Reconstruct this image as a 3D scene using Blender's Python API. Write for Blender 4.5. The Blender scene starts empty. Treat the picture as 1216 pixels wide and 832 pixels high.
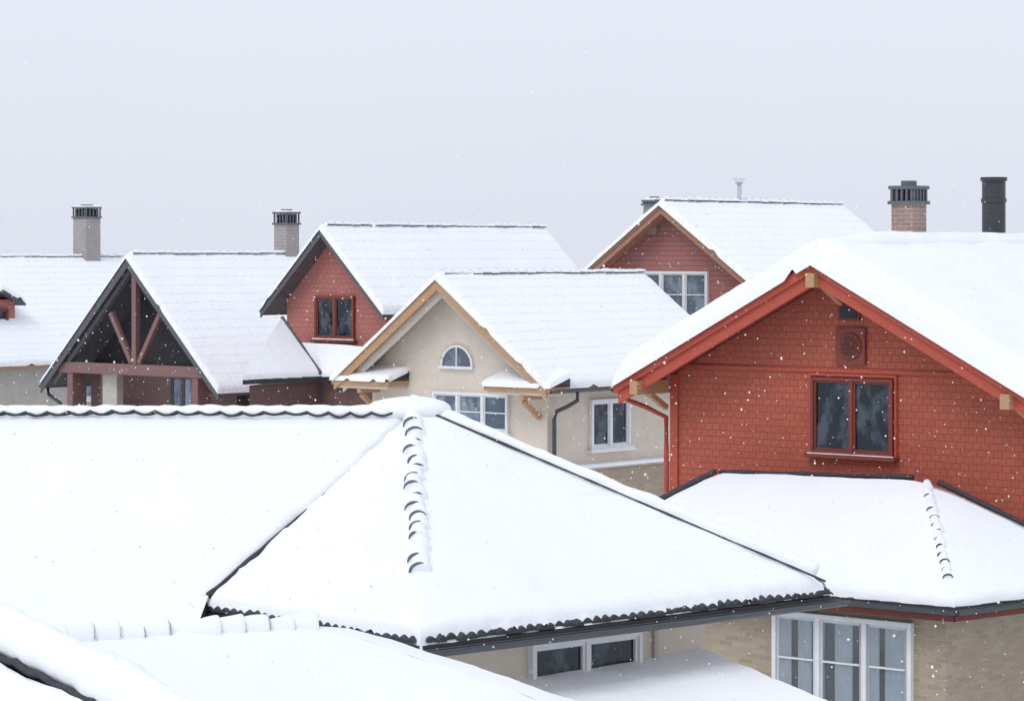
import bpy, math, random
from mathutils import Vector, Matrix, noise
random.seed(7)
F=3378.0; CH=8.0
def W(px,py,d): return Vector(((px-608)/F*d, d, CH-(py-300)/F*d))
scene=bpy.context.scene
scene.view_settings.view_transform='Standard'
scene.view_settings.look='None'
scene.view_settings.exposure=0

# ---------------------------------------------------------------- materials
def newmat(name):
    m=bpy.data.materials.new(name); m.use_nodes=True
    nt=m.node_tree; b=nt.nodes['Principled BSDF']
    return m,nt,b
def N(nt,t,**k):
    n=nt.nodes.new(t)
    for a,v in k.items(): setattr(n,a,v)
    return n
def mth(nt,op,a,b=None):
    n=N(nt,'ShaderNodeMath',operation=op)
    for i,x in enumerate((a,b)):
        if x is None: continue
        if isinstance(x,(int,float)): n.inputs[i].default_value=x
        else: nt.links.new(x,n.inputs[i])
    return n.outputs[0]
def mix(nt,fac,c1,c2):
    n=N(nt,'ShaderNodeMix',data_type='RGBA')
    if isinstance(fac,(int,float)): n.inputs[0].default_value=fac
    else: nt.links.new(fac,n.inputs[0])
    for i,c in ((6,c1),(7,c2)):
        if isinstance(c,tuple): n.inputs[i].default_value=(*c,1)
        else: nt.links.new(c,n.inputs[i])
    return n.outputs[2]
def noise_n(nt,scale,detail=4,vec=None,rough=.55):
    n=N(nt,'ShaderNodeTexNoise'); n.inputs['Scale'].default_value=scale
    n.inputs['Detail'].default_value=detail; n.inputs['Roughness'].default_value=rough
    if vec is None:
        tc=N(nt,'ShaderNodeTexCoord'); vec=tc.outputs['Object']
    nt.links.new(vec,n.inputs['Vector']); return n.outputs['Fac']
def ramp(nt,fac,a,b):
    n=N(nt,'ShaderNodeMapRange'); nt.links.new(fac,n.inputs[0])
    n.inputs[1].default_value=a; n.inputs[2].default_value=b; return n.outputs[0]
def bump(nt,b,h,dist,strength=1.0):
    n=N(nt,'ShaderNodeBump'); n.inputs['Distance'].default_value=dist
    n.inputs['Strength'].default_value=strength
    nt.links.new(h,n.inputs['Height']); nt.links.new(n.outputs[0],b.inputs['Normal'])
HAZE=(.72,.75,.81)  # distance haze painted as a pale tint mixed into base colours
def plain(name,c1,c2=None,scale=6,rough=.7,bd=.004,dust=0.0,haze=0):
    m,nt,b=newmat(name); b.inputs['Roughness'].default_value=rough
    c2=c2 or tuple(x*.8 for x in c1)
    f=ramp(nt,noise_n(nt,scale,6),.3,.7)
    col=mix(nt,f,c1,c2)
    if dust>0:
        f2=ramp(nt,noise_n(nt,scale*7,6,rough=.7),.62,.72)
        col=mix(nt,mth(nt,'MULTIPLY',f2,dust),col,(.75,.78,.83))
    if haze: col=mix(nt,haze,col,HAZE)
    nt.links.new(col,b.inputs['Base Color'])
    bump(nt,b,noise_n(nt,scale*6,5),bd)
    return m
def wood(name,c1,c2,dust=0.1,haze=0):
    m,nt,b=newmat(name); b.inputs['Roughness'].default_value=.65
    tc=N(nt,'ShaderNodeTexCoord'); mp=N(nt,'ShaderNodeMapping')
    mp.inputs['Scale'].default_value=(2,2,14); nt.links.new(tc.outputs['Object'],mp.inputs[0])
    f=ramp(nt,noise_n(nt,3,8,mp.outputs[0],.65),.3,.7)
    col=mix(nt,f,c1,c2)
    f2=ramp(nt,noise_n(nt,28,5,rough=.7),.6,.7)
    col=mix(nt,mth(nt,'MULTIPLY',f2,dust),col,(.75,.78,.83))
    if haze: col=mix(nt,haze,col,HAZE)
    nt.links.new(col,b.inputs['Base Color']); bump(nt,b,f,.004)
    return m
def brick(name,c1,c2,mortar,bw,rh,ms=.012,off=.5,bd=.01,dust=.25,var=.5,haze=0):
    m,nt,b=newmat(name); b.inputs['Roughness'].default_value=.85
    tc=N(nt,'ShaderNodeTexCoord'); sp=N(nt,'ShaderNodeSeparateXYZ'); nt.links.new(tc.outputs['Object'],sp.inputs[0])
    cb=N(nt,'ShaderNodeCombineXYZ')
    nx=noise_n(nt,5,3); 
    sx=mth(nt,'ADD',mth(nt,'ADD',sp.outputs[0],sp.outputs[1]),mth(nt,'MULTIPLY',nx,.03))
    sz=mth(nt,'ADD',sp.outputs[2],mth(nt,'MULTIPLY',noise_n(nt,9,3),.025))
    nt.links.new(sx,cb.inputs[0]); nt.links.new(sz,cb.inputs[1])
    br=N(nt,'ShaderNodeTexBrick'); nt.links.new(cb.outputs[0],br.inputs['Vector'])
    br.inputs['Scale'].default_value=1; br.inputs['Brick Width'].default_value=bw
    br.inputs['Row Height'].default_value=rh; br.inputs['Mortar Size'].default_value=ms
    br.inputs['Mortar Smooth'].default_value=.3
    br.offset=off
    br.inputs['Color1'].default_value=(*c1,1); br.inputs['Color2'].default_value=(*c2,1); br.inputs['Mortar'].default_value=(*mortar,1)
    f=ramp(nt,noise_n(nt,1.3,5),.3,.7)
    col=mix(nt,mth(nt,'MULTIPLY',f,var),br.outputs['Color'],tuple(x*.7 for x in c1))
    f2=ramp(nt,noise_n(nt,30,5,rough=.75),.62,.7)
    col=mix(nt,mth(nt,'MULTIPLY',f2,dust),col,(.75,.78,.83))
    if haze: col=mix(nt,haze,col,HAZE)
    nt.links.new(col,b.inputs['Base Color'])
    h=mth(nt,'ADD',mth(nt,'MULTIPLY',br.outputs['Fac'],-1),mth(nt,'MULTIPLY',noise_n(nt,25,4),.5))
    bump(nt,b,h,bd)
    return m
def snowmat(name,tile=0.0):
    m,nt,b=newmat(name); b.inputs['Roughness'].default_value=.9
    b.inputs['Specular IOR Level'].default_value=.2
    f=ramp(nt,noise_n(nt,.8,5),.3,.75)
    col=mix(nt,f,(.90,.915,.94),(.86,.885,.925))
    h=mth(nt,'ADD',mth(nt,'MULTIPLY',noise_n(nt,3,6),.03),mth(nt,'MULTIPLY',noise_n(nt,45,4),.004))
    if tile>0:
        tc=N(nt,'ShaderNodeTexCoord'); sp=N(nt,'ShaderNodeSeparateXYZ'); nt.links.new(tc.outputs['Object'],sp.inputs[0])
        ax=mth(nt,'ABSOLUTE',sp.outputs[0])
        wob=mth(nt,'MULTIPLY',noise_n(nt,4,3),.07)
        saw=mth(nt,'FRACT',mth(nt,'DIVIDE',mth(nt,'ADD',ax,wob),.27))
        sy=mth(nt,'SINE',mth(nt,'MULTIPLY',sp.outputs[1],24.0))
        msk=ramp(nt,noise_n(nt,.9,5),.34,.66)
        th=mth(nt,'MULTIPLY',mth(nt,'ADD',mth(nt,'MULTIPLY',saw,.04),mth(nt,'MULTIPLY',sy,.005)),msk)
        h=mth(nt,'ADD',h,mth(nt,'MULTIPLY',th,tile))
        edge=ramp(nt,saw,.80,.97)
        sp2=mth(nt,'MULTIPLY',ramp(nt,noise_n(nt,11,5,rough=.7),.44,.62),ramp(nt,noise_n(nt,.5,4),.28,.55))
        col=mix(nt,mth(nt,'MULTIPLY',mth(nt,'MULTIPLY',edge,sp2),.40*tile),col,(.46,.50,.58))  # tile showing through, plus groove shading painted in where the bump reads weakly
    nt.links.new(col,b.inputs['Base Color'])
    bump(nt,b,h,1.0,.9)
    return m
SNOW=snowmat('snow'); SNOWT=snowmat('snow_over_tiles',1.0)
RED=brick('red_shingle',(.47,.118,.072),(.41,.10,.062),(.31,.075,.05),.155,.115,.006,bd=.008,dust=.2,var=.4)
REDFAR=brick('dull_red_boards',(.38,.115,.085),(.33,.095,.07),(.22,.068,.052),1.7,.13,.010,bd=.010,haze=.09)
REDFAR2=brick('dull_red_shingle',(.46,.122,.080),(.40,.10,.068),(.31,.08,.058),.2,.14,.008,bd=.008,haze=.08)
STUC=plain('stucco_beige',(.67,.60,.51),(.60,.535,.455),3,.9,.006,.15)
STUC2=plain('stucco_grey_beige',(.50,.465,.42),(.44,.41,.37),3,.9,.006,.15)
BRK=brick('sand_brick',(.46,.375,.275),(.34,.27,.20),(.47,.42,.34),.26,.085,.010,bd=.008)
BRKG=brick('grey_brick',(.27,.235,.215),(.20,.17,.155),(.33,.31,.29),.24,.08,.010,haze=.1)
CHB=brick('chimney_brick',(.33,.27,.245),(.25,.205,.185),(.42,.40,.39),.24,.10,.016,haze=.15)
CHR=brick('chimney_red_brick',(.36,.19,.15),(.28,.15,.12),(.42,.38,.36),.22,.075,.012,haze=.06)
REDW=wood('red_painted_wood',(.50,.090,.052),(.40,.068,.042),.15)
REDM=wood('red_brown_frame_wood',(.24,.05,.036),(.18,.04,.03),.1)
REDD=wood('dark_red_wood',(.20,.045,.035),(.14,.033,.027),.1)
TAN=wood('natural_wood',(.52,.30,.145),(.39,.22,.105),.12,.03)
BRN=wood('reddish_brown_wood',(.40,.19,.11),(.30,.14,.085),.12,.05)
DKW=wood('charcoal_wood',(.065,.055,.062),(.045,.04,.046),.18,.07)
TRUSS=wood('mahogany_wood',(.20,.075,.06),(.14,.055,.046),.15,.07)
SOFF=plain('soffit',(.50,.46,.42),None,5,.8)
TILE=plain('dark_tile',(.04,.043,.052),(.026,.028,.034),8,.6,.004,.35)
METAL=plain('gutter_metal',(.065,.072,.084),(.05,.055,.064),5,.4,.001,.1)
BLACK=plain('black_metal',(.04,.043,.05),(.028,.03,.035),8,.45,.002,.08)
GREYM=plain('grey_metal',(.25,.27,.30),(.17,.19,.21),8,.5,.002)
DGREY=plain('dark_grey_metal',(.13,.14,.155),(.09,.10,.11),8,.5,.002)
LGREY=plain('snowy_tile_lip',(.42,.45,.51),(.34,.37,.43),8,.7,.002)
MGREY=plain('half_covered_tile_lip',(.16,.175,.21),(.09,.10,.12),14,.7,.002)
DARK=plain('dark_recess',(.03,.028,.034),(.02,.019,.024),3,.9,haze=.03)
WHITE=plain('white_paint',(.78,.79,.80),(.70,.71,.73),5,.5,.001)
BRD=plain('brown_boards',(.13,.055,.045),(.09,.04,.035),3,haze=.05)
def glass(name,c1,c2,sc=1.6,spec=.5):
    m,nt,b=newmat(name); b.inputs['Roughness'].default_value=.06
    tc=N(nt,'ShaderNodeTexCoord'); mp=N(nt,'ShaderNodeMapping'); mp.inputs['Scale'].default_value=(1,1,.6)
    nt.links.new(tc.outputs['Object'],mp.inputs[0])
    f=ramp(nt,noise_n(nt,sc,6,mp.outputs[0],.65),.47,.60)
    nt.links.new(mix(nt,f,c1,c2),b.inputs['Base Color'])  # window reflections painted as tonal patches in the pane colour
    b.inputs['Specular IOR Level'].default_value=spec
    bump(nt,b,noise_n(nt,2,2),.01)
    return m
GLD=glass('glass_dark',(.008,.014,.022),(.06,.085,.11),2.8,.38)
GLP=glass('glass_pale',(.08,.11,.15),(.22,.27,.33),1.8)
def clear():
    m,nt,b=newmat('glass_clear')
    out=nt.nodes['Material Output']
    tr=N(nt,'ShaderNodeBsdfTransparent'); tr.inputs[0].default_value=(.84,.87,.89,1)
    gl=N(nt,'ShaderNodeBsdfGlossy'); gl.inputs['Roughness'].default_value=.04
    mx=N(nt,'ShaderNodeMixShader'); mx.inputs[0].default_value=.08
    nt.links.new(tr.outputs[0],mx.inputs[1]); nt.links.new(gl.outputs[0],mx.inputs[2]); nt.links.new(mx.outputs[0],out.inputs[0])
    return m
CLR=clear()
CURT=plain('curtain_cloth',(.62,.64,.65),(.48,.51,.53),4,.9)

# ---------------------------------------------------------------- mesh builder
class MB:
    def __init__(s): s.v=[]; s.f=[]; s.m=[]
    def add(s,vs,fs,mi=0):
        o=len(s.v); s.v+= [Vector(v) for v in vs]
        for f in fs: s.f.append([i+o for i in f]); s.m.append(mi)
    def box(s,x0,x1,y0,y1,z0,z1,mi=0):
        s.prism([(x0,y0,z0),(x1,y0,z0),(x1,y1,z0),(x0,y1,z0)],(0,0,z1-z0),mi)
    def prism(s,poly,ext,mi=0):
        n=len(poly); p=[Vector(q) for q in poly]; e=Vector(ext)
        fs=[list(range(n))[::-1],[i+n for i in range(n)]]+[[i,(i+1)%n,(i+1)%n+n,i+n] for i in range(n)]
        s.add(p+[q+e for q in p],fs,mi)
    def beam(s,p0,p1,w,h,mi=0,up=(0,0,1)):
        p0=Vector(p0);p1=Vector(p1);d=(p1-p0).normalized();up=Vector(up)
        a=d.cross(up).normalized(); b=a.cross(d).normalized()
        poly=[p0+a*x*w/2+b*y*h/2 for x,y in ((-1,-1),(1,-1),(1,1),(-1,1))]
        s.prism(poly,p1-p0,mi)
    def tube(s,pts,r,mi=0,n=10,a0=0,a1=360,cap=True,jit=0,flat=1.0):
        pts=[Vector(p) for p in pts]; full=(a1-a0)>=360
        vs=[]
        for i,p in enumerate(pts):
            d=(pts[min(i+1,len(pts)-1)]-pts[max(i-1,0)]).normalized()
            ref=Vector((0,0,1)) if abs(d.z)<.9 else Vector((0,1,0))
            a=d.cross(ref).normalized(); b=a.cross(d).normalized()
            k=n if full else n+1
            R_=r(i/(len(pts)-1)) if callable(r) else r
            rr=R_ if not jit else R_*(1+jit*noise.noise(p*2.3)+jit*.5*noise.noise(p*7))
            for j in range(k):
                t=math.radians(a0+(a1-a0)*j/n)
                vs.append(p+a*rr*math.cos(t)+b*rr*flat*math.sin(t))
        k=n if full else n+1; fs=[]
        for i in range(len(pts)-1):
            for j in range(n):
                j2=(j+1)%k
                fs.append([i*k+j,i*k+j2,(i+1)*k+j2,(i+1)*k+j])
        if full and cap: fs.append(list(range(k))); fs.append([(len(pts)-1)*k+j for j in range(k)][::-1])
        s.add(vs,fs,mi)
    def blob(s,c,rx,ry,rz,mi=0,amp=.12,seed=0):
        c=Vector(c); A=18;B=10; vs=[]
        for j in range(B+1):
            t=math.pi*j/B
            for i in range(A):
                p=2*math.pi*i/A
                q=Vector((math.sin(t)*math.cos(p),math.sin(t)*math.sin(p),math.cos(t)))
                k=1+amp*noise.noise(q*1.6+Vector((seed,0,0)))
                vs.append(c+Vector((q.x*rx*k,q.y*ry*k,q.z*rz*k)))
        s.add(vs,[[j*A+i,j*A+(i+1)%A,(j+1)*A+(i+1)%A,(j+1)*A+i] for j in range(B) for i in range(A)],mi)
    def obox(s,o,a,nn,s0,s1,z0,z1,n0,n1,mi=0):
        o=Vector(o);a=Vector(a);nn=Vector(nn);Z=Vector((0,0,1))
        s.prism([o+a*s0+nn*n0+Z*z0,o+a*s1+nn*n0+Z*z0,o+a*s1+nn*n1+Z*z0,o+a*s0+nn*n1+Z*z0],(0,0,z1-z0),mi)
    def build(s,name,parent=None,mats=None,smooth=False,bevel=0,inv=None,label=None):
        me=bpy.data.meshes.new(name)
        vs=[(inv@v) if inv is not None else v for v in s.v]
        me.from_pydata([tuple(v) for v in vs],[],s.f)
        for mt in mats or []: me.materials.append(mt)
        for i,p in enumerate(me.polygons):
            p.material_index=s.m[i]; p.use_smooth=smooth
        me.update()
        import bmesh
        bm=bmesh.new(); bm.from_mesh(me)
        bmesh.ops.recalc_face_normals(bm,faces=bm.faces); bm.to_mesh(me); bm.free()
        ob=bpy.data.objects.new(name,me); scene.collection.objects.link(ob)
        if parent: ob.parent=parent
        if bevel:
            md=ob.modifiers.new('bevel','BEVEL'); md.width=bevel; md.segments=2; md.limit_method='ANGLE'
        if label: ob['label']=label
        return ob

def empty(name,loc,rz,label,cat):
    e=bpy.data.objects.new(name,None); scene.collection.objects.link(e)
    e.location=loc; e.rotation_euler=(0,0,rz); e.empty_display_size=.5
    e['label']=label; e['category']=cat
    M=Matrix.Translation(Vector(loc))@Matrix.Rotation(rz,4,'Z')
    return e,M

# ---------------------------------------------------------------- snow surface
def spacing(L,step,r):
    if L<2.2*r: r=L/2.3
    k=7; a=[r*(1-math.cos(math.pi/2*i/k)) for i in range(k+1)]
    n=max(1,int((L-2*r)/step)); mid=[r+(L-2*r)*i/n for i in range(1,n)]
    return [x/L for x in a+mid+[L-x for x in a[::-1]]]
def snow_plane(mb,p00,p10,p11,p01,T,edges,r=.22,step=.16,amp=.03,inset=.03,rr=.5,rd=.05,seed=0,mi=0,fr=1.0):
    P=[Vector(p) for p in (p00,p10,p11,p01)]
    Lu=max((P[1]-P[0]).length,(P[2]-P[3]).length); Lv=max((P[3]-P[0]).length,(P[2]-P[1]).length)
    us=spacing(Lu,step,r); vsn=spacing(Lv,step,r)
    nu=len(us); vs=[]
    off=Vector((seed*3.1,seed*1.7,seed))
    for t in vsn:
        a=P[0].lerp(P[3],t); b=P[1].lerp(P[2],t); wl=(b-a).length
        for s in us:
            p=a.lerp(b,s); lv=P[0].lerp(P[1],s); lv2=P[3].lerp(P[2],s); ll=(lv2-lv).length
            ds=(s*wl,(1-s)*wl,t*ll,(1-t)*ll)
            h=T; q=p*fr+off
            nz=noise.noise(q*.5)*.8+noise.noise(q*1.3)*.5+noise.noise(q*3.3)*.25+noise.noise(q*9)*.1
            for e,dd in zip(edges,ds):
                if e=='f':
                    x=dd-inset*(.5+.9*noise.noise(q*4)+.6*noise.noise(q*11))
                    if x<=0: h=min(h,-.04) if h>0 else h; 
                    else:
                        y=min(1,x/r); h=h*math.sqrt(max(0,1-(1-y)**2)) if h>0 else h
                elif e=='r':
                    y=max(0,1-dd/rr); h-=rd*y*y
            vs.append(p+Vector((0,0,h+(nz*amp if h>0 else 0))))
    fs=[]
    for j in range(len(vsn)-1):
        for i in range(nu-1):
            f=[j*nu+i,j*nu+i+1,(j+1)*nu+i+1,(j+1)*nu+i]
            fs.append(f)
    mb.add(vs,fs,mi)

def ridge_tiles(mb,p0,p1,r,step,lip=True,dark_ang=62,snow=0,dark=1,jit=.12,lw=.86,bury=0.1,sj=.08):
    p0=Vector(p0);p1=Vector(p1);D=(p1-p0);L=D.length;D.normalize();n=max(1,int(L/step))
    side=D.cross(Vector((0,0,1))).normalized(); up=side.cross(D).normalized()
    K=12
    for i in range(n):
        js=random.uniform(-.12,.12)*step*(1 if bury>.2 else 0)
        b=p0+D*(i*step+js); e=b+D*step*1.05
        r1=r*(1+random.uniform(-jit,jit)); r0=r1*.78
        up_o=up*random.uniform(-bury,.12)*r
        sh=side*random.uniform(-sj,sj)*r
        vs=[];
        for c,rad,o in ((b,r0,0),((b+e)/2,(r0+r1)/2*1.05,1),(e,r1,0)):
            for k in range(K+1):
                a=math.radians(-105+210*k/K)
                vs.append(c+sh+up_o+side*rad*math.sin(a)+up*rad*math.cos(a))
        for ring in range(2):
            for k in range(K):
                am=abs(-105+210*(k+.5)/K)
                mb.add([vs[ring*(K+1)+k],vs[ring*(K+1)+k+1],vs[(ring+1)*(K+1)+k+1],vs[(ring+1)*(K+1)+k]],[[0,1,2,3]],dark if am>dark_ang else snow)
        if lip:
            o=2*(K+1); inner=[]
            for k in range(K+1):
                a=math.radians(-105+210*k/K)
                inner.append(e+sh+up_o+side*r1*lw*math.sin(a)+up*r1*lw*math.cos(a))
            for k in range(K):
                mb.add([vs[o+k],vs[o+k+1],inner[k+1],inner[k]],[[0,1,2,3]],dark)
            mb.add(inner,[list(range(K+1))],snow)

def lump_tiles(mb,p0,p1,r,step,lipr=.012,a0=.02,a1=.6,seed=1,sag=.02,wob=.015):
    """row of overlapping round tiles, each carrying its own cap of snow; dark lower lips partly showing"""
    rng=random.Random(seed)
    p0=Vector(p0);p1=Vector(p1);D=(p1-p0);L=D.length;D.normalize();n=int(L/step)
    side=D.cross(Vector((0,0,1))).normalized(); up=side.cross(D).normalized()
    for i in range(n):
        rr=r*rng.uniform(.85,1.14); of=side*rng.uniform(-wob,wob)+up*rng.uniform(-sag,sag*.4)
        b0=p0+D*(step*i)+of; b1=b0+D*step*1.22-up*.015
        mb.tube([b0.lerp(b1,t) for t in (0,.12,.3,.5,.7,.84,.93,.98,1.0)],
                (lambda t,rr=rr: rr*(.62+.42*math.sin(min(1,t*1.02)*math.pi*.66)) if t<.8 else (rr*.96 if t<.9 else rr*.80)),0,16,jit=.2)
        a=b0.lerp(b1,.97)-up*.012; s0=a0+rng.uniform(-.05,.08); s1=a1+rng.uniform(-.15,.2)
        mb.tube([a+side*rr*.97*math.cos(t)+up*rr*.97*math.sin(t) for t in [math.pi*(s0+(s1-s0)*j/12) for j in range(13)]],
                lambda t:lipr*(.35+.65*math.sin(math.pi*min(1,max(0,t)))),1,6)

def eave_tiles(mb,p0,p1,g,per=.14,mi=0):
    p0=Vector(p0);p1=Vector(p1);g=Vector(g);L=(p1-p0).length;n=int(L/per)*8
    vs=[]
    for i in range(n+1):
        q=p0.lerp(p1,i/n); c=abs(math.sin(math.pi*i/8)); k=int(i/8)
        a=.018+.028*(noise.noise(Vector((k*.37,1.3,p0.x)))+.5)
        h=Vector((0,0,-.015+a*c))
        ex=.055+.04*noise.noise(Vector((k*.71,4.3,p0.x)))
        vs+=[q+g*.12+h,q-g*ex+h,q-g*ex+Vector((0,0,-.035))]
    fs=[]
    for i in range(n):
        a=i*3;b=a+3
        fs+=[[a,b,b+1,a+1],[a+1,b+1,b+2,a+2]]
    mb.add(vs,fs,mi)

def gutter(house,pts,r=.07,mat=METAL,inv=None,name='gutter'):
    mb=MB(); mb.tube(pts,r,0,10,180,360); mb.tube(pts,r*.86,0,10,180,360)
    P=[Vector(p) for p in pts]
    d=(P[1]-P[0]).normalized(); a=d.cross(Vector((0,0,1))).normalized()
    for s in (-1,1): mb.tube([p+a*s*r*.95 for p in P],.012,0,6)
    return mb.build(name,house,[mat],True,inv=inv)

# ---------------------------------------------------------------- window
def window(house,o,a,nn,w,zb,zt,fm,gm,cols=2,rows=1,fw=.07,name='window',sill=True,curtain=False,surround=0,surmat=None,mul=.05,sn=True):
    o=Vector((o[0],o[1],0)); 
    mb=MB()
    if curtain:
        mb.obox(o,a,nn,-w/2+.02,w/2-.02,zb+.02,zt-.02,.004,.012)
        pane=mb.build(name,house,[DARK])
        cb=MB(); K=200; vs=[]
        av=Vector(a);nv=Vector(nn)
        for i in range(K+1):
            s=-w/2+.03+(w-.06)*i/K
            f=.035+.012*math.sin(i*.8+2*noise.noise(Vector((i*.05,0,0))))+.008*noise.noise(Vector((i*.21,0,3)))
            vs+=[o+av*s+nv*f+Vector((0,0,zb+.03)),o+av*s+nv*f+Vector((0,0,zt-.03))]
        fs=[]
        for i in range(K):
            ph=(i/K*cols)%1; c=int(i/K*cols)
            if (c==0 and .36<ph<.52) or (c==0 and ph>.80) or (c==1 and ph<.34) or (c==1 and ph>.72) or (c==2 and ph<.42 and ph>.30): continue
            fs.append([2*i,2*i+2,2*i+3,2*i+1])
        cb.add(vs,fs); cb.build('curtain',pane,[CURT],True)
        gb=MB(); gb.obox(o,a,nn,-w/2+.02,w/2-.02,zb+.02,zt-.02,.066,.070); gb.build('glass_pane',pane,[CLR])
    else:
        mb.obox(o,a,nn,-w/2+.02,w/2-.02,zb+.02,zt-.02,.004,.03)
        pane=mb.build(name,house,[gm])
    fb=MB(); D=.10
    fb.obox(o,a,nn,-w/2,-w/2+fw,zb,zt,.0,D); fb.obox(o,a,nn,w/2-fw,w/2,zb,zt,.0,D)
    fb.obox(o,a,nn,-w/2+fw,w/2-fw,zb,zb+fw,.0,D-.003); fb.obox(o,a,nn,-w/2+fw,w/2-fw,zt-fw,zt,.0,D-.003)
    for c in range(1,cols):
        x=-w/2+w*c/cols; fb.obox(o,a,nn,x-fw*.55,x+fw*.55,zb+fw,zt-fw,.0,D-.006)
    for c in range(cols):
        x0=-w/2+w*c/cols; x1=x0+w/cols
        sw=mul
        xl=x0+(fw if c==0 else fw*.55); xr=x1-(fw if c==cols-1 else fw*.55)
        fb.obox(o,a,nn,xl,xl+sw,zb+fw,zt-fw,.0,D-.03); fb.obox(o,a,nn,xr-sw,xr,zb+fw,zt-fw,.0,D-.03)
        fb.obox(o,a,nn,xl+sw,xr-sw,zb+fw,zb+fw+sw,.0,D-.033); fb.obox(o,a,nn,xl+sw,xr-sw,zt-fw-sw,zt-fw,.0,D-.033)
        for rr_ in range(1,rows):
            z=zb+(zt-zb)*rr_/rows
            fb.obox(o,a,nn,xl+sw,xr-sw,z-.015,z+.015,.0,D-.012 if curtain else D-.036)
    fb.build('window_frame',pane,[fm,surmat or fm],bevel=.006)
    if sill:
        sb=MB(); sb.obox(o,a,nn,-w/2-.08,w/2+.08,zb-.07,zb-.004,0.0,.17,0)
        if sn: 
            av=Vector(a);nv=Vector(nn)
            pts=[o+av*(-w/2-.04+(w+.08)*i/14)+nv*.12+Vector((0,0,zb)) for i in range(15)]
            sb.tube(pts,.035 if sn is True else sn,1,8,jit=.5,flat=.7)
        sb.build('window_sill',pane,[fm,SNOW],bevel=.004)
    return pane

def chimney(roof,x,y,zb,zt,w,mat,snowy=True):
    mb=MB(); h=w/2
    hc=.42*min(1,(zt-zb)*.4)
    zt0=zt-hc
    mb.box(x-h,x+h,y-h,y+h,zb,zt0,0)
    mb.box(x-h-.05,x+h+.05,y-h-.05,y+h+.05,zt0,zt0+.06,2)
    mb.box(x-h+.05,x+h-.05,y-h+.05,y+h-.05,zt0+.06,zt-.08,3)
    for i in range(5):
        t=-h+.02+(w-.04)*i/4
        for sx,sy in ((t,-h),(t,h),(-h,t),(h,t)):
            mb.box(x+sx-.022,x+sx+.022,y+sy-.022,y+sy+.022,zt0+.06,zt-.06,2)
    mb.box(x-h-.04,x+h+.04,y-h-.04,y+h+.04,zt-.06,zt,2)
    mb.box(x-h*.45,x+h*.45,y-h*.45,y+h*.45,zt+.001,zt+.09,2)
    if snowy: snow_plane(mb,(x-h-.04,y-h-.04,zt),(x+h+.04,y-h-.04,zt),(x+h+.04,y+h+.04,zt),(x-h-.04,y+h+.04,zt),.05,'ffff',r=.1,step=.1,amp=.01,inset=.05,mi=1)
    return mb.build('chimney',roof,[mat,SNOW,DGREY,DARK])

# ---------------------------------------------------------------- generic gabled house
def gable_house(name,label,pk,d,theta,a,drop,L,wallh,oh,wallmat,roofmat,bargemat,T=.1,bw=.28,snowm=None,
                bthick=.06,double=False,bargemat2=None,soff=None,ridge=True,r=.14,ov=.05,amp=.03,slab=.14,heap=0):
    p=W(pk[0],pk[1],d); zp=p.z; zt=zp-drop; k=drop/a
    E,M=empty(name,(p.x,p.y,0),-math.radians(theta),label,'house')
    rm=MB()
    s2=slab*1.15
    rm.prism([(0,.0,zp),(a,.0,zt),(a,.0,zt-slab),(0,.0,zp-s2),(-a,.0,zt-slab),(-a,.0,zt)],(0,L,0),0)
    roof=rm.build('roof',E,[roofmat])
    if soff:
        sb=MB()
        for s in (1,-1):
            sb.prism([(0,.03,zp-s2-.004),(s*(a-.03),.03,zt-slab-.004+k*.03),(s*(a-.03),.03,zt-slab-.03+k*.03),(0,.03,zp-s2-.03)],(0,L-.06,0))
        sb.build('soffit',roof,[soff])
    for s in (1,-1):
        bb=MB()
        e=.03
        if double:
            bb.prism([(0,-bthick,zp+.04),(s*(a+e),-bthick,zt+.04-k*e),(s*(a+e),-bthick,zt-k*e-bw*.42),(0,-bthick,zp-bw*.42)],(0,bthick-.002,0),0)
            bb.prism([(0,-.02,zp-bw*.40),(s*(a-.02),-.02,zt+k*.02-bw*.40),(s*(a-.02),-.02,zt+k*.02-bw),(0,-.02,zp-bw*1.0)],(0,.08,0),1)
        else:
            bb.prism([(0,-bthick,zp+.03),(s*(a+e),-bthick,zt+.03-k*e),(s*(a+e),-bthick,zt-k*e-bw),(0,-bthick,zp-bw*1.12)],(0,bthick-.002,0),0)
        bb.build('barge_board',E,[bargemat,bargemat2 or bargemat],bevel=.008)
    for s in (1,-1):
        fb=MB(); x=s*(a+.012); fb.box(min(x,x-s*.03+s*.025),max(x,x-s*.03+s*.025),.01,L-.01,zt-slab-.04,zt-.01)
        fb.build('eave_board',roof,[bargemat])
    sn=MB()
    for s in (1,-1):
        x=s*(a+ov); z=zt-k*ov
        snow_plane(sn,(0,-bthick-ov,zp),(x,-bthick-ov,z),(x,L+ov,z),(0,L+ov,zp),T,('r','f','f','f'),r=r,step=.18,amp=amp,seed=len(name),rd=T*.12)
    if ridge:
        ridge_tiles(sn,(0,L,zp+T*.84),(0,-.02,zp+T*.84),.085,.34,lip=True,dark_ang=86,snow=1,dark=2,jit=.18,lw=.92)
    if heap:
        pts=[(.06*noise.noise(Vector((i*.2,0,5))),.25+i*(L-.35)/60,zp+T-.24+heap*min(1,i/9)) for i in range(61)]
        sn.tube(pts,lambda t:.30*min(1,.65+t*3),1,20,jit=.06,flat=.7)
    sn.build('snow_cover',roof,[snowm or SNOWT,SNOW,TILE],True)
    w=wallh; ze=zp-k*w-s2-.02
    wb=MB(); wb.prism([(-w,oh,0),(w,oh,0),(w,oh,ze),(0,oh,zp-s2-.03),(-w,oh,ze)],(0,L-oh-.4,0))
    wb.build('wall',E,[wallmat])
    return dict(E=E,M=M,roof=roof,zp=zp,zt=zt,k=k,a=a,L=L)

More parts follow.
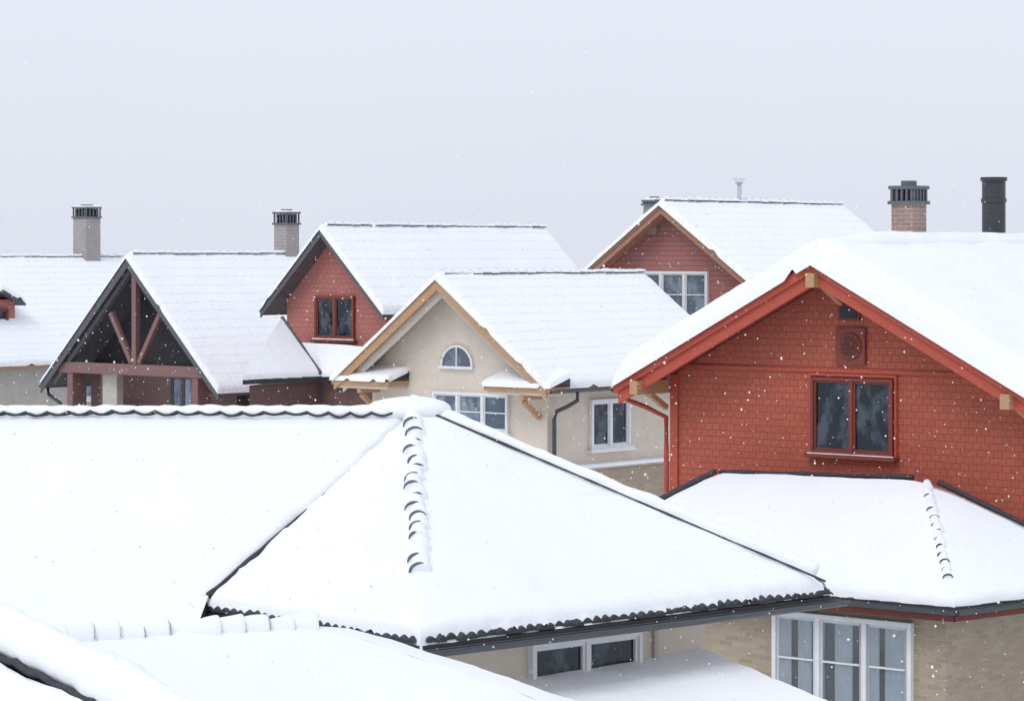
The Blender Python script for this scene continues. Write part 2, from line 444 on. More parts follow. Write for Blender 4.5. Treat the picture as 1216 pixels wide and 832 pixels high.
def zl(py,d): return CH-(py-300)/F*d
AX=(1,0,0); FN=(0,-1,0); AY=(0,1,0); RN=(1,0,0)
Z=Vector((0,0,1))
def line(a,b,n=50): return [Vector(a).lerp(Vector(b),i/n) for i in range(n+1)]
def wavy(a,b,per,amp,sub=8,jit=.0):
    a=Vector(a);b=Vector(b);n=int((b-a).length/per); out=[]
    for i in range(n*sub+1):
        c=abs(math.sin(math.pi*i/sub)); k=i//sub
        m=1+jit*noise.noise(Vector((k*.77,2.1,a.x)))
        out.append(a.lerp(b,i/(n*sub))-Vector((0,0,amp*c*m))+Vector((0,0,.02*noise.noise(Vector((i*.03,.3,a.x))))))
    return out

# ================= HOUSE D : big red shingle house
D=gable_house('red_shingle_house','red shingled house with thick roof snow and a snowy hipped wing',
   (968,312),47,40,4.13,2.12,11,3.5,.8,RED,REDD,REDW,T=.48,bw=.36,snowm=SNOW,bthick=.08,double=True,bargemat2=REDW,soff=REDD,ridge=False,r=.40,ov=.07,amp=.045,slab=.12,heap=.08)
E=D['E']; zp=D['zp']
window(E,(.235,.8),AX,FN,1.62,zl(540,47.4),zl(449,47.4),REDM,GLD,2,1,fw=.055,mul=.035,sn=.018)
mb=MB(); 
for (x0,x1,z0,z1) in ((-.63,-.585,4.60,5.98),(1.055,1.10,4.60,5.98),(-.583,1.053,5.93,5.98)): mb.box(x0,x1,.745,.798,z0,z1)
mb.build('window_trim',E,[REDW],bevel=.005)
mb=MB(); mb.box(-3.5,3.5,.765,.799,zl(443,47.4),zl(439,47.4)); mb.build('belt_board',E,[REDW])
mb=MB(); cz=zl(411,47.5); cx=.2
mb.box(cx-.29,cx+.29,.74,.799,cz-.31,cz+.31,0)
K=28
mb.tube([(cx+.2*math.cos(2*math.pi*i/K),.735,cz+.2*math.sin(2*math.pi*i/K)) for i in range(K+1)],.03,0,8)
mb.prism([(cx+.19*math.cos(2*math.pi*i/K),.725,cz+.19*math.sin(2*math.pi*i/K)) for i in range(K)],(0,.02,0),1)
for i in range(-4,5):
    z=cz+i*.04; hw=math.sqrt(max(.001,.18**2-(i*.04)**2)); mb.box(cx-hw,cx+hw,.705,.722,z-.010,z+.012,0)
mb.build('round_vent',E,[REDM,DARK],bevel=.004)
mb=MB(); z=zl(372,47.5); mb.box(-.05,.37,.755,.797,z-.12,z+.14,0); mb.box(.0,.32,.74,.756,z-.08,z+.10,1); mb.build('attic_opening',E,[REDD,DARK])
for x in (0.0,-3.66,3.66):
    mb=MB(); z=zp-D['k']*abs(x)-.15-.02; 
    mb.box(x-.085,x+.085,-.17,.80,z-.24,z,0)
    mb.beam((x,.78,z-.50),(x,.25,z-.22),.10,.10,0)
    mb.build('purlin_end',E,[TAN],bevel=.012)
mb=MB(); mb.box(-3.56,-3.40,.76,.80,2.5,zp-D['k']*3.5-.16); mb.build('corner_board',E,[REDW])
gx=D['a']+.10
gutter(E,[(-gx,.0,D['zt']-.08),(-gx,11,D['zt']-.08)],.07,REDD)
gutter(E,[(gx,.0,D['zt']-.08),(gx,11,D['zt']-.08)],.07,REDD)
mb=MB(); mb.tube([(-gx,.35,D['zt']-.14),(-gx,.4,D['zt']-.3),(-4.0,.62,D['zt']-.42),(-3.66,.78,D['zt']-.6),(-3.64,.76,D['zt']-1.2),(-3.64,.76,2.4)],.045,0,10)
mb.build('downpipe',E,[REDW],True)
chimney(D['roof'],-.35,3.45,zp-.6,zl(221,50),.44,CHR,False)
mb=MB(); cx,cy=-.35,6.35; zt_=zl(211,52)
mb.tube([(cx,cy,zp-.6),(cx,cy,zt_)],.215,0,28); mb.tube([(cx,cy,zt_-.06),(cx,cy,zt_+.01)],.245,0,28)
mb.tube([(cx,cy,zt_-.45),(cx,cy,zt_-.38)],.235,0,28)
mb.build('flue_pipe',D['roof'],[BLACK],False)
# --- hipped wing of D
ze=2.70; za=4.24
C2=Vector((4.13,-2.44,ze)); A2=Vector((2.28,-.24,za+.04)); R2=Vector((5.4,.72,ze+.15)); A1=Vector((-1.84,-.24,za-.06)); L2=Vector((-4.04,-2.44,ze))
B2=Vector((-4.04,.75,ze))
mb=MB()
vs=[C2,A2,R2,A1,L2,B2]; lo=[v-Vector((0,0,.12)) for v in vs]
mb.add(vs+lo,[[0,1,3,4],[0,2,1],[2,5,3,1],[4,3,5],[6,8,2,0],[10,6,0,4],[11,10,4,5],[8,11,5,2],[6,10,11,8]])
wroof=mb.build('wing_roof',E,[TILE])
sn=MB()
snow_plane(sn,A2,C2,L2,A1,.14,('r','f','r','f'),r=.14,step=.14,amp=.035,rd=.04)
snow_plane(sn,A2,C2,R2,A2,.14,('r','f','r','f'),r=.14,step=.14,amp=.035,rd=.04)
snow_plane(sn,A2,A1,B2,R2,.10,('n','f','r','n'),r=.14,step=.2,amp=.03)
snow_plane(sn,A1,L2,B2,A1,.14,('r','f','f','f'),r=.14,step=.2,amp=.03)
sn.build('snow_cover',wroof,[SNOW],True)
sn=MB(); lump_tiles(sn,A2+Z*.08,A2.lerp(C2,.84)+Z*.10,.085,.20,.016,.0,.75,seed=4)
sn.build('hip_tiles',wroof,[SNOW,TILE],True)
mb=MB(); mb.tube(line(A1+Z*.12+Vector((0,.10,0)),A2+Z*.12+Vector((-.3,.10,0))),.04,0,8,jit=.4); mb.tube(line(A2+Z*.12+Vector((.15,.12,-.05)),A2.lerp(R2,.98)+Z*.13),.045,0,8,jit=.3)
mb.tube(line(A1+Z*.14,A1.lerp(L2,.95)+Z*.10),.045,0,8,jit=.3)
mb.build('ridge_flashing',wroof,[TILE],True)
gutter(E,[L2+Vector((0,-.07,-.04)),C2+Vector((.08,-.07,-.04))],.07)
gutter(E,[C2+Vector((.08,-.07,-.04)),R2+Vector((.08,0,-.04))],.07)
mb=MB(); mb.box(-4.0,4.08,-2.40,-2.36,ze-.22,ze-.125); mb.beam((4.08,-2.36,ze-.17),(5.3,.7,ze-.03),.04,.1); mb.build('wing_fascia',wroof,[REDD])
mb=MB(); mb.box(-3.5,3.68,-1.94,.79,0,ze-.1); mb.build('wing_wall',E,[BRK])
window(E,(1.83,-1.94),AX,FN,2.58,.15,zl(731,44.3),WHITE,GLP,3,3,fw=.075,mul=.05,name='patio_door',curtain=True,sill=False)

# ================= HOUSE C : beige stucco
C=gable_house('beige_stucco_house','beige stucco house with wooden barge boards and arched gable window',
   (520,330),67,40,3.3,2.45,8,2.75,.7,STUC,TILE,TAN,T=.13,bw=.26,soff=SOFF,r=.13)
E=C['E']; zp=C['zp'];k=C['k']
for s in (1,-1):
    bb=MB(); bb.prism([(0,.12,zp-.2),(s*3.2,.12,zp-k*3.2-.2),(s*3.2,.12,zp-k*3.2-.42),(0,.12,zp-.46)],(0,.05,0)); bb.build('verge_trim',E,[STUC],bevel=.01)
for s in (1,-1):
    x0,x1=(1.45,3.42) if s>0 else (-3.42,-1.55)
    zt=zl(455,67)
    mb=MB(); mb.box(x0,x1,-.04,.72,zt-.12,zt,0); 
    mb.box(x0+.08,x1-.08,.02,.72,zt-.20,zt-.122,1)
    ret=mb.build('eave_return',E,[TAN,STUC],bevel=.01)
    sn=MB(); snow_plane(sn,(x0-.05,.72,zt+.26),(x0-.05,-.09,zt+.02),(x1+.05,-.09,zt+.02),(x1+.05,.72,zt+.26),.10,('n','f','f','f'),r=.12,step=.12,amp=.025,inset=.02)
    sn.prism([(x0,.72,zt),(x0,.72,zt+.28),(x0,-.04,zt+.01)],(x1-x0,0,0),1)
    sn.build('snow_cover',ret,[SNOW,TILE],True)
    xb=s*2.55; mb=MB(); mb.box(xb-.06,xb+.06,.0,.69,zt-.31,zt-.205); mb.beam((xb,.10,zt-.34),(xb,.66,zt-.75),.11,.11); mb.build('wooden_bracket',E,[TAN],bevel=.01)
def arched(E,cx,y,zb,r):
    K=20
    mb=MB(); mb.prism([(cx+r*math.cos(math.pi*i/K),y-.012,zb+r*math.sin(math.pi*i/K)) for i in range(K+1)],(0,.01,0)); p=mb.build('arched_window',E,[GLP])
    fb=MB()
    fb.tube([(cx+r*math.cos(math.pi*i/K),y-.03,zb+r*math.sin(math.pi*i/K)) for i in range(K+1)],.035,0,8)
    fb.box(cx-r-.05,cx+r+.05,y-.09,y-.001,zb-.06,zb); fb.box(cx-.015,cx+.015,y-.05,y-.015,zb,zb+r-.02)
    fb.build('window_frame',p,[WHITE])
    tb=MB(); tb.tube([(cx+(r+.07)*math.cos(math.pi*i/K),y-.0,zb+(r+.07)*math.sin(math.pi*i/K)) for i in range(K+1)],.025,0,8); tb.build('arch_trim',p,[STUC])
arched(E,.0,.7,zl(435,67.4),.48)
window(E,(.45,.7),AX,FN,2.35,zl(512,67.2),zl(466,67.2),WHITE,GLP,3,2,fw=.06,mul=.035)
window(E,(2.75,.7+2.3),AY,RN,1.5,zl(532,67.5),zl(473,67.5),WHITE,GLD,2,1,fw=.08,mul=.04)
mb=MB(); mb.box(2.752,2.84,.72,7.55,0,zl(553,68),0); mb.box(-2.8,2.84,.61,.698,0,zl(553,68),0); b_=mb.build('brick_plinth',E,[BRK])
mb=MB(); mb.box(2.752,2.92,.60,7.58,zl(553,68)+.002,zl(549,68)); snow_plane(mb,(2.752,.6,zl(549,68)),(2.94,.6,zl(549,68)),(2.94,7.58,zl(549,68)),(2.752,7.58,zl(549,68)),.05,('n','f','n','n'),r=.06,step=.2,amp=.01,inset=.01,mi=1); mb.build('plinth_ledge',b_,[STUC2,SNOW])
gutter(E,[(3.41,.0,C['zt']-.1),(3.41,8,C['zt']-.1)],.07,METAL); gutter(E,[(-3.41,.0,C['zt']-.1),(-3.41,8,C['zt']-.1)],.07,METAL)
mb=MB(); zt=C['zt']; mb.tube([(3.41,1.0,zt-.14),(3.41,1.0,zt-.36),(3.2,.9,zt-.5),(2.92,.85,zt-.62),(2.86,.83,zt-.8),(2.86,.83,.2)],.05,0,10); mb.build('downpipe',E,[METAL],True)

# ================= HOUSE B : red behind
B=gable_house('small_red_gabled_house','red shingled house with charcoal barge boards and snow-covered tile roof',
   (382,271),80,41,2.4,2.3,9.7,1.95,.55,REDFAR2,TILE,DKW,T=.13,bw=.22,soff=DKW,r=.12)
E=B['E'];M=B['M'];inv=M.inverted()
window(E,(.02,.55),AX,FN,1.55,zl(403,80.3),zl(351,80.3),REDM,GLD,2,1,fw=.07,mul=.035)
t41=math.radians(41); vE=Vector((math.sin(t41),math.cos(t41),0)); uE=Vector((math.cos(t41),-math.sin(t41),0))
q1=W(381,447,79.4); e0=q1-vE*3.0; t1=q1+(-uE+Z*.976)*1.55
q=[W(345,410,81.0),q1,W(480,452,77.2),W(462,418,78.6)]
mb=MB(); mb.prism(q,(0,0,-.12),0); mb.prism([t1,q1,e0],(0,0,-.12),0); low=mb.build('lower_roof',E,[TILE],inv=inv)
sn=MB(); snow_plane(sn,q[0],q[1],q[2],q[3],.10,('n','f','n','f'),r=.12,step=.2,amp=.03)
snow_plane(sn,t1,e0,q1,t1,.12,('n','f','n','n'),r=.1,step=.18,amp=.02)
sn.build('snow_cover',low,[SNOW],True,inv=inv)
mb=MB(); mb.tube(line(t1+Z*.12,q1+Z*.07,20),.055,0,8,jit=.3); mb.build('verge_flashing',low,[DKW],True,inv=inv)
mb=MB(); mb.prism([e0+Vector((.15,.35,-.16)),Vector((q1.x,q1.y+.35,q1.z-.16)),Vector((q[2].x-.1,q[2].y+.4,q1.z-.16)),Vector((q[2].x,q[2].y+1.6,q1.z-.16)),Vector((t1.x+.1,t1.y+.2,q1.z-.16))],(0,0,-4.0)); mb.build('lower_wall',E,[BRD],inv=inv)
gutter(E,[(2.5,0,B['zt']-.1),(2.5,9.7,B['zt']-.1)],.06)

# ================= HOUSE E : dark timber gable with truss
H=gable_house('timber_gable_house','house with open dark timber gable truss and snow-covered tile roof',
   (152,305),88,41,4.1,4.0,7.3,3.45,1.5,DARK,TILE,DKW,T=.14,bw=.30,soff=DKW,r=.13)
E=H['E']; zp=H['zp'];k=H['k']
zb=zl(439,88)
mb=MB(); mb.box(-3.45,3.55,.08,.34,zb-.17,zb+.17); mb.build('tie_beam',E,[TRUSS],bevel=.015)
mb=MB(); mb.box(.04,.24,.10,.30,zb+.17,zp-.35); mb.build('king_post',E,[TRUSS],bevel=.015)
for s in (1,-1):
    mb=MB(); mb.beam((.14+s*.16,.2,zb+.2),(.14+s*1.15,.2,zb+1.75),.16,.16,0,up=(0,1,0)); mb.build('truss_strut',E,[TRUSS],bevel=.015)
    mb=MB(); mb.beam((s*.1,.2,zp-.45),(s*3.7,.2,zp-k*3.7-.40),.16,.2,0,up=(0,1,0)); mb.build('truss_rafter',E,[DKW],bevel=.015)
for x,mt in ((-1.35,STUC2),(-2.9,TRUSS),(2.9,TRUSS)):
    mb=MB(); w=.34 if mt is STUC2 else .13; mb.box(x-w,x+w,.42 if mt is STUC2 else .12,.7,0,zb-.17); mb.build('porch_post',E,[mt],bevel=.015)
mb=MB(); mb.box(-3.38,3.38,1.40,1.49,0,zb+.1); mb.build('porch_back_wall',E,[BRD])
window(E,(1.0,1.40),AX,FN,1.1,zl(500,88),zl(446,88),DKW,GLP,2,1,sill=False)
window(E,(-2.35,1.40),AX,FN,.9,zl(500,88),zl(446,88),BRN,GLD,2,1,sill=False)
gutter(E,[(4.21,.0,H['zt']-.1),(4.21,7.3,H['zt']-.1)],.07,METAL); gutter(E,[(-4.21,.0,H['zt']-.1),(-4.21,7.3,H['zt']-.1)],.07,METAL)
mb=MB(); zt=H['zt']; mb.tube([(-4.21,.3,zt-.15),(-4.15,.3,zt-.4),(-3.6,.3,zt-.65),(-3.4,.35,zt-.9),(-3.4,.35,.1)],.06,0,8); mb.build('downpipe',E,[METAL],True)
chimney(H['roof'],-.15,7.0,zp-2.5,zl(252,94),.58,CHB)

# ================= HOUSE H : far left
K_=gable_house('grey_stucco_house','stucco house with broad snowy roof, small red dormer and brick chimney',
   (-122,308),100,41,4.4,3.6,10.4,3.8,.6,STUC2,TILE,BRN,T=.13,bw=.26,soff=SOFF,r=.13)
E=K_['E']; zp=K_['zp']
chimney(K_['roof'],-.1,8.75,zp-1,zl(246,107),.72,CHB)
gutter(E,[(4.5,.0,K_['zt']-.1),(4.5,10.4,K_['zt']-.1)],.07,BRN)
mb=MB(); x0,x1,y0,y1=1.0,2.7,1.45,3.05
mb.box(x0,x1,y0,y1,4.4,6.35); dm=mb.build('dormer',E,[REDFAR2])
mb=MB(); ym=(y0+y1)/2
mb.prism([(x0-1.2,y0-.25,6.25),(x0-1.2,ym,6.75),(x0-1.2,y1+.25,6.25),(x0-1.2,y1+.25,6.13),(x0-1.2,ym,6.6),(x0-1.2,y0-.25,6.13)],(x1-x0+1.5,0,0)); mb.build('dormer_roof',dm,[DKW])
sn=MB()
for yy in (y0-.28,y1+.28):
    snow_plane(sn,(x0-1.2,ym,6.75),(x0-1.2,yy,6.22),(x1+.35,yy,6.22),(x1+.35,ym,6.75),.20,('r','f','n','f'),r=.16,step=.15,amp=.02)
sn.build('snow_cover',dm,[SNOW],True)
window(E,(2.7,ym),AY,RN,.9,5.35,6.05,REDD,GLD,2,1,sill=False)
window(E,(3.8,5.2),AY,RN,1.2,zl(475,101),zl(440,101),WHITE,GLP,2,1)

# ================= HOUSE I : right rear
I=gable_house('weathered_red_house','dull red house with brown barge boards and snowy tile roof',
   (785,242),75,40,2.92,2.05,8.6,2.4,.6,REDFAR,TILE,BRN,T=.13,bw=.26,soff=BRN,r=.12,double=True,bargemat2=BRN)
E=I['E']; zp=I['zp']
window(E,(-.02,.6),AX,FN,2.3,zl(378,75.4),zl(322,75.4),WHITE,GLP,3,2,fw=.07,mul=.035,sill=True)
chimney(I['roof'],-.75,.7,zp-.8,zp+.12,.42,BRKG)
mb=MB(); x,y=0,3.55; mb.tube([(x,y,zp),(x,y,zp+.62)],.06,0,12); mb.tube([(x,y,zp+.60),(x,y,zp+.66)],.11,0,12); mb.tube([(x-.18,y,zp+.72),(x+.18,y,zp+.72)],.016,0,6); mb.build('roof_vent',I['roof'],[plain('pale_metal',(.55,.57,.6))],True)
gutter(E,[(3.02,.0,I['zt']-.1),(3.02,8.6,I['zt']-.1)],.06)

# ================= HOUSE A : large hipped roof
thA=math.radians(48); u=Vector((math.cos(thA),-math.sin(thA),0)); v=Vector((math.sin(thA),math.cos(thA),0))
Cc=W(500,757,30); ze=Cc.z
R=Cc+v*6.45; AP=W(490,480,35.5); AP.z-=.10
V=Cc-u*3.8
zr=W(0,489,35.3).z-.10
kL=(AP.z-ze)/((AP-Cc).dot(v))
dist=(zr-ze)/kL
tx=Cc.x+(dist-(35.3-Cc.y)*v.y)/v.x
Tt=Vector((tx,35.3,zr)); RL=Vector((-9.5,35.3,zr))
slopeL=(zr-V.z)/(35.3-V.y)
LB=Vector((-9.5,V.y-.9,V.z-.9*slopeL)); V2=V+Vector((-.2,-.9,-.9*slopeL))
BK=R-u*8.2; RB=Vector((-9.5,37.8,ze)); TB=Vector((Tt.x-1.5,37.8,ze))
EA,MA=empty('hipped_roof_house',(0.5,33.5,0),0,'beige house under a large hipped tile roof buried in snow','house')
inv=MA.inverted()
mb=MB(); P=[Cc,R,AP,Tt,V,V2,LB,RL,BK,RB,TB]
mb.add(P,[[0,1,2],[0,2,3,4],[4,3,7,6,5],[1,8,2],[8,10,3,2],[10,9,7,3]])
mb.add([Cc,R,Cc-Z*.12,R-Z*.12,V,V-Z*.12,V2,V2-Z*.12,LB,LB-Z*.12,BK,BK-Z*.12,RB,RB-Z*.12,TB,TB-Z*.12],[[0,1,3,2],[0,2,5,4],[4,5,7,6],[6,7,9,8],[1,3,11,10],[12,13,9,8],[12,13,15,14],[14,15,11,10]])
Aroof=mb.build('roof',EA,[TILE],inv=inv)
mb=MB(); mb.add([p-Z*.12 for p in (Cc,R,BK,V)],[[0,1,2,3]]); mb.build('soffit',Aroof,[SOFF],inv=inv)
gR=(-u*1+Z*((AP.z-ze)/((AP-Cc).dot(-u)))).normalized(); gL=(v+Z*kL).normalized()
sn=MB(); TA=.15
Cs=Cc-gR*.04-gL*.04; Rs=R-gR*.04; Vs=V-gL*.04
snow_plane(sn,AP,Cs,Rs,AP,TA,('r','f','r','f'),r=.12,step=.12,amp=.035,inset=.055,rd=.05,rr=.6)
snow_plane(sn,Cs,AP,Tt,Vs,TA,('f','n','r','f'),r=.10,step=.12,amp=.035,inset=.055,rd=.05,rr=.5)
snow_plane(sn,RL,Tt,V,Vector((-9.5,V.y,V.z)),.12,('n','f','r','n'),r=.09,step=.13,amp=.035,inset=.04,rd=.02)
snow_plane(sn,Vector((-9.5,V.y,V.z)),V,V2,LB,.12,('n','n','n','f'),r=.16,step=.13,amp=.035,inset=.04)
snow_plane(sn,AP,R,BK,AP,TA,('r','f','r','f'),r=.16,step=.3,amp=.04)
snow_plane(sn,RL,Tt,TB,RB,.12,('n','n','r','f'),r=.16,step=.3,amp=.04)
snow_plane(sn,Tt,AP,BK,TB,TA,('n','r','r','f'),r=.16,step=.3,amp=.04)
def crest(mb,a,b,r,seg=40,jit=.35,flat=.8,mi=0):
    mb.tube(line(a,b,seg),r,mi,14,jit=jit,flat=flat)
crest(sn,AP+Z*.07+Vector((.05,0,0)),Tt+Z*.05+Vector((-.35,0,0)),lambda t:.18-.05*t,30,.25,.85)
nR=int((Tt-RL).length/.26)
crest(sn,Tt+Z*.085+Vector((.1,0,0)),RL+Z*.085,lambda t:.115*(.93+.13*abs(math.sin(math.pi*t*nR))),nR*8,.2,.85)
crest(sn,AP+Z*.08,R.lerp(AP,.03)+Z*.14,lambda t:.155-.035*min(1,t*4),100,.22,.9)
crest(sn,AP+Z*.05,AP.lerp(Cc,.16)+Z*.04,lambda t:.16-.08*t,20,.25,.9)
sn.blob(AP+Z*.045+Vector((-.05,0,0)),.55,.38,.155,seed=3,amp=.08)
sn.blob(AP+Z*.0+Vector((-.50,0.0,-.03)),.50,.3,.13,seed=5,amp=.08)
sn.build('snow_cover',Aroof,[SNOW],True,inv=inv)
sn=MB(); sn.tube(wavy(RL+Z*.125+Vector((0,-.13,0)),Tt+Z*.105+Vector((-.22,-.13,0)),.26,.045,8,.5),.017,0,6)
sn.tube(wavy(RL+Z*.105+Vector((.1,-.12,0)),Tt+Z*.09+Vector((-.22,-.12,0)),.26,.03,8,.8),.012,0,6)
sn.build('ridge_tiles',Aroof,[TILE],True,inv=inv)
sn=MB(); lump_tiles(sn,AP.lerp(Cc,.06)+Z*.11,AP.lerp(Cc,.80)+Z*.115,.125,.26,.02,-.02,.62,seed=11,sag=.03,wob=.03)
sn.build('hip_tiles',Aroof,[SNOW,MGREY],True,inv=inv)
mb=MB(); o_=Vector((0,-.165,.105))
a_=AP.lerp(R,.05)+o_; b_=R+o_+Z*.02-v*.1
mb.tube(line(a_,b_,160),.0125,0,8,jit=.6)
mb.build('hip_flashing',Aroof,[TILE],True,inv=inv)
mb=MB(); a_=Tt+Z*.10+Vector((.04,-.16,-.08)); b_=V+Z*.11
mb.tube(line(a_,b_,110),lambda t:.022+.012*t,0,8,jit=.5)
mb.build('valley_flashing',Aroof,[TILE],True,inv=inv)
mb=MB(); eave_tiles(mb,Cc+v*.05,R,gR); eave_tiles(mb,V,Cc-u*.05,gL); mb.build('eave_tiles',Aroof,[TILE],inv=inv)
gutter(EA,[Cc+u*.14-Z*.13-v*.1,R+u*.14-Z*.13+v*.12],.07,METAL,inv)
gutter(EA,[V-v*.14-Z*.13,Cc-v*.14-Z*.13+u*.1],.07,METAL,inv)
mb=MB()
mb.beam(Cc+u*.02-Z*.15,R+u*.02-Z*.15,.04,.14); mb.beam(V-v*.02-Z*.15,Cc-v*.02-Z*.15,.04,.14); mb.build('eave_board',Aroof,[BLACK],inv=inv)
def at(p,z): return Vector((p.x,p.y,z))
w0=Cc-u*.6+v*.6; w1=Cc-u*.6+v*4.9; w2=w1-u*5.5; w3=w0-u*5.5
mb=MB(); mb.prism([at(p,0) for p in (w0,w1,w2,w3)],(0,0,ze-.13)); mb.build('wall',EA,[STUC],inv=inv)
mb=MB(); mb.prism([(-9.3,V.y-.2,0),(V.x-.2,V.y-.2,0),(V.x+.4,36,0),(V.x+.4,37.4,0),(-9.3,37.4,0)],(0,0,V.z-.9*slopeL+.1)); mb.build('wing_wall',EA,[STUC],inv=inv)
pc=Cc-u*.6+v*4.05
mb=MB(); mb.beam(at(pc,0)+u*.03,at(pc,ze-.14)+u*.03,.06,.05,up=u); mb.build('wall_trim',EA,[STUC2],inv=inv)
wo=Cc-u*.6+v*2.92
ww=at(wo,0)-MA.translation
window(EA,(ww.x,ww.y),tuple(v),tuple(u),1.72,zl(812,32.3),zl(757,32.3),WHITE,GLD,2,1,fw=.05,mul=.04,sill=False)
zl0=CH-4.80
a0=Cc-u*.6+v*.4; a1=Cc-u*.6+v*5.0
q=[at(a0,zl0-.14),at(a0+u*4,zl0-.8),at(a1+u*4,zl0-.8),at(a1,zl0-.02)]
mb=MB(); mb.prism(q,(0,0,-.12)); lt=mb.build('lean_to_roof',EA,[TILE],inv=inv)
sn=MB(); snow_plane(sn,*q,.14,('n','f','f','f'),r=.15,step=.12,amp=.03); sn.build('snow_cover',lt,[SNOW],True,inv=inv)
mb=MB(); q2=[at(a0+v*.2,0),at(a0+v*.2+u*3.7,0),at(a1-v*.2+u*3.7,0),at(a1-v*.2,0)]; mb.prism(q2,(0,0,zl0-.97)); mb.build('lean_to_wall',EA,[STUC],inv=inv)

# ================= HOUSE F : low roof near camera
Rp=W(383,760,22.7); Lp=W(85,774,22.0)
dr=Vector((Rp.x-Lp.x,Rp.y-Lp.y,0)).normalized(); nn=Vector((dr.y,-dr.x,0))
Lf=Rp-dr*5.5
EF,MF=empty('low_roof_house',(Rp.x,Rp.y-1,0),0,'low house with a softly sloping snow-covered roof and tiled ridge','house'); inv=MF.inverted()
kf=.36; b=4.2
Hf=Rp+(dr+nn)*b-Z*kf*b; Hl=Lf+nn*b-Z*kf*b; Hb=Rp+dr*b-nn*1.6-Z*kf*b; Hlb=Lf-nn*1.6-Z*kf*b
mb=MB(); P=[Lf,Rp,Hf,Hl,Hb,Hlb]; mb.add(P+[p-Z*.12 for p in (Hl,Hf,Hb,Hlb)],[[0,1,2,3],[1,4,2],[0,5,4,1],[0,3,5],[3,2,7,6],[2,4,8,7],[4,5,9,8],[5,3,6,9],[6,7,8,9]])
Fr=mb.build('roof',EF,[TILE],inv=inv)
sn=MB()
snow_plane(sn,Lf,Rp,Hf,Hl,.16,('n','r','r','f'),r=.16,step=.13,amp=.05,rd=.03)
snow_plane(sn,Rp,Hf,Hb,Rp,.16,('r','f','r','n'),r=.16,step=.2,amp=.05,rd=.03)
snow_plane(sn,Lf,Hlb,Hb,Rp,.16,('r','f','n','r'),r=.16,step=.2,amp=.05,rd=.03)
sn.build('snow_cover',Fr,[SNOW],True,inv=inv)
sn=MB(); lump_tiles(sn,Lf+Z*.135,Rp+Z*.12+dr*.02,.115,.20,.009,.03,.58,seed=21,sag=.02,wob=.015)
sn.build('ridge_tiles',Fr,[SNOW,LGREY],True,inv=inv)
mb=MB(); i_=.5; mb.prism([at(Lf+nn*(b-i_),0),at(Rp+(dr+nn)*(b-i_),0),at(Rp+dr*(b-i_)-nn*1.2,0),at(Lf-nn*1.2,0)],(0,0,Hf.z-.1)); mb.build('wall',EF,[STUC],inv=inv)

# ================= HOUSE G : nearest roof corner
P0=W(-60,744,16.8); P1=W(300,924,15.0)
EG,MG=empty('tile_roof_house',((P0.x+P1.x)/2,16,0),0,'house corner with a snow-laden hip ridge over dark roof tiles','house'); inv=MG.inverted()
dd=(P1-P0)
P0=P0-dd*.8; P1=P1+dd*.6
na=Vector((-.25,-1,0)).normalized(); nb=Vector((1,.35,0)).normalized()
Q0=P0+na*3-Z*1.5; Q1=P1+na*1.0-Z*.5; S0=P0+nb*3.2-Z*1.6; S1=P1+nb*.8-Z*.4
mb=MB(); mb.add([P0,P1,Q0,Q1,S0,S1,Q0-Z*.12,Q1-Z*.12,S0-Z*.12,S1-Z*.12],[[0,1,3,2],[0,4,5,1],[2,3,7,6],[4,5,9,8],[6,7,9,8],[3,1,5,9,7],[2,0,4,8,6]])
Gr=mb.build('roof',EG,[TILE],inv=inv)
sn=MB(); snow_plane(sn,P0+na*.10-Z*.05,P1+na*.10-Z*.05,Q1,Q0,.10,('n','n','f','f'),r=.1,step=.08,amp=.025); snow_plane(sn,P0,P1,S1,S0,.14,('n','n','n','f'),r=.1,step=.1,amp=.03)
crest(sn,P0+Z*.13+nb*.03,P1+Z*.11+nb*.03,.13,130,.3,1.15)
sn.build('snow_cover',Gr,[SNOW],True,inv=inv)
sn=MB(); sn.tube(wavy(P0+Z*.025+na*.115,P1+Z*.02+na*.115,.24,.018,8,.6),.022,0,8,jit=.4); sn.build('hip_tiles',Gr,[TILE],True,inv=inv)
mb=MB(); mb.prism([at(P0+na*2.6,0),at(P1+na*.5,0),at(P1+nb*.3,0),at(P0+nb*2.8,0)],(0,0,P1.z-.8)); mb.build('wall',EG,[STUC2],inv=inv)

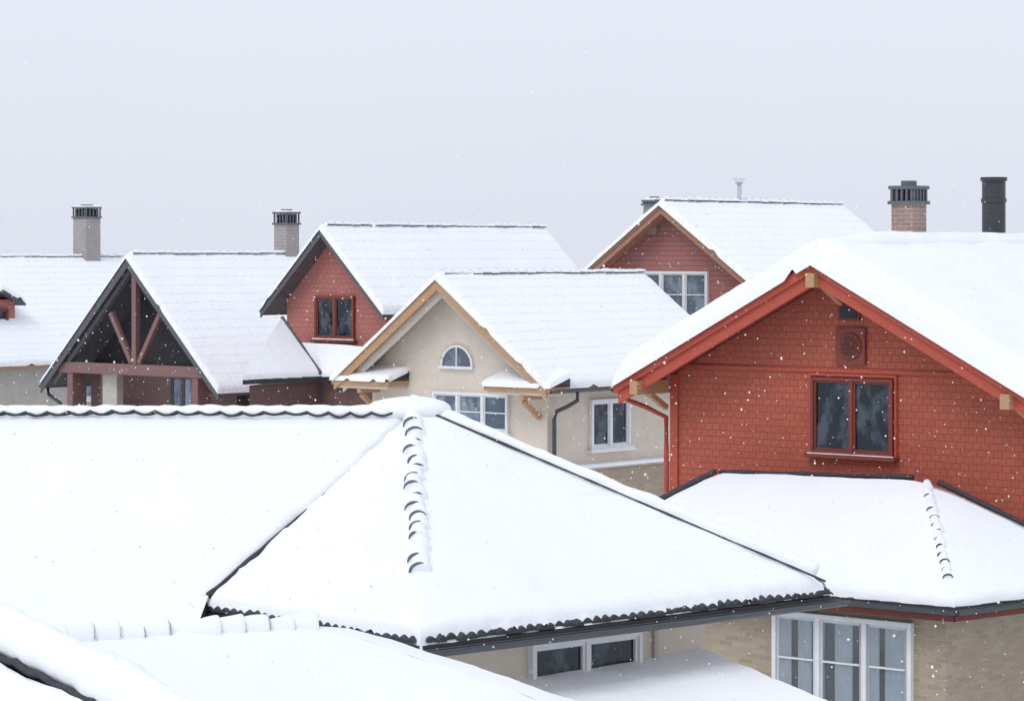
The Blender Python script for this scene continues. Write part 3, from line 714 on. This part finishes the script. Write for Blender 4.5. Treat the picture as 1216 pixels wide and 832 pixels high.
# ================= ground and snowfall
mb=MB(); S=700; n=60; vs=[];
for j in range(n+1):
    for i in range(n+1):
        x=-S+2*S*i/n; y=-S+2*S*j/n; vs.append((x,y,.25*noise.noise(Vector((x*.02,y*.02,0)))-.1))
mb.add(vs,[[j*(n+1)+i,j*(n+1)+i+1,(j+1)*(n+1)+i+1,(j+1)*(n+1)+i] for j in range(n) for i in range(n)])
g=mb.build('ground',None,[SNOW],True); g['kind']='structure'; g['label']='snow-covered ground between the houses'; g['category']='ground'
mb=MB()
for i in range(24000):
    if i<23400:
        d=10+86*random.random()**.65; r=random.uniform(.003,.009)*(1.6 if random.random()<.08 else 1)
        if d<22: r*=.5
    else:
        d=random.uniform(18,46); r=random.uniform(.008,.014)
    x=random.uniform(-.26,.26)*d; z=CH+random.uniform(-.2,.14)*d
    if z<.1: continue
    c=Vector((x,d,z)); e=random.uniform(.7,1.4)
    mb.add([c+Vector((r,0,0)),c-Vector((r,0,0)),c+Vector((0,r,0)),c-Vector((0,r,0)),c+Vector((0,0,r*e)),c-Vector((0,0,r*e))],
      [[0,2,4],[2,1,4],[1,3,4],[3,0,4],[2,0,5],[1,2,5],[3,1,5],[0,3,5]])
fl=mb.build('falling_snow',None,[SNOW],True); fl['kind']='stuff'; fl['label']='scattered snowflakes drifting down through the air'; fl['category']='snowflakes'

# ================= world, sun, camera
w=bpy.data.worlds.new('World'); scene.world=w; w.use_nodes=True; nt=w.node_tree
bg=nt.nodes['Background']; bg.inputs['Strength'].default_value=.1
sky=N(nt,'ShaderNodeTexSky',sky_type='NISHITA'); sky.sun_disc=False
sky.sun_elevation=math.radians(50); sky.sun_rotation=math.radians(215); sky.dust_density=4
tc=N(nt,'ShaderNodeTexCoord'); sp=N(nt,'ShaderNodeSeparateXYZ'); nt.links.new(tc.outputs['Generated'],sp.inputs[0])
f=ramp(nt,sp.outputs[2],0,.10)
cloud=mix(nt,f,(8.0,8.4,9.4),(8.6,9.05,10.0))
cloud=mix(nt,ramp(nt,noise_n(nt,3,4,tc.outputs['Generated']),.25,.75),cloud,mix(nt,f,(7.8,8.2,9.25),(8.35,8.8,9.8)))
nt.links.new(mix(nt,.08,cloud,sky.outputs[0]),bg.inputs['Color'])
sl=bpy.data.lights.new('sun','SUN'); sl.energy=1.0; sl.angle=math.radians(25); sl.color=(1,.98,.95)
so=bpy.data.objects.new('sun',sl); scene.collection.objects.link(so)
el=math.radians(50); az=math.radians(215)
dirv=Vector((math.sin(az)*math.cos(el),math.cos(az)*math.cos(el),math.sin(el)))
so.rotation_euler=dirv.to_track_quat('Z','Y').to_euler(); so.location=(0,0,40)
cam=bpy.data.cameras.new('camera'); co=bpy.data.objects.new('camera',cam); scene.collection.objects.link(co)
co.location=(0,0,CH); co.rotation_euler=(math.radians(90),0,0)
cam.lens=100; cam.sensor_width=36; cam.shift_y=-116/1216; cam.clip_end=3000; cam.clip_start=.1
scene.camera=co
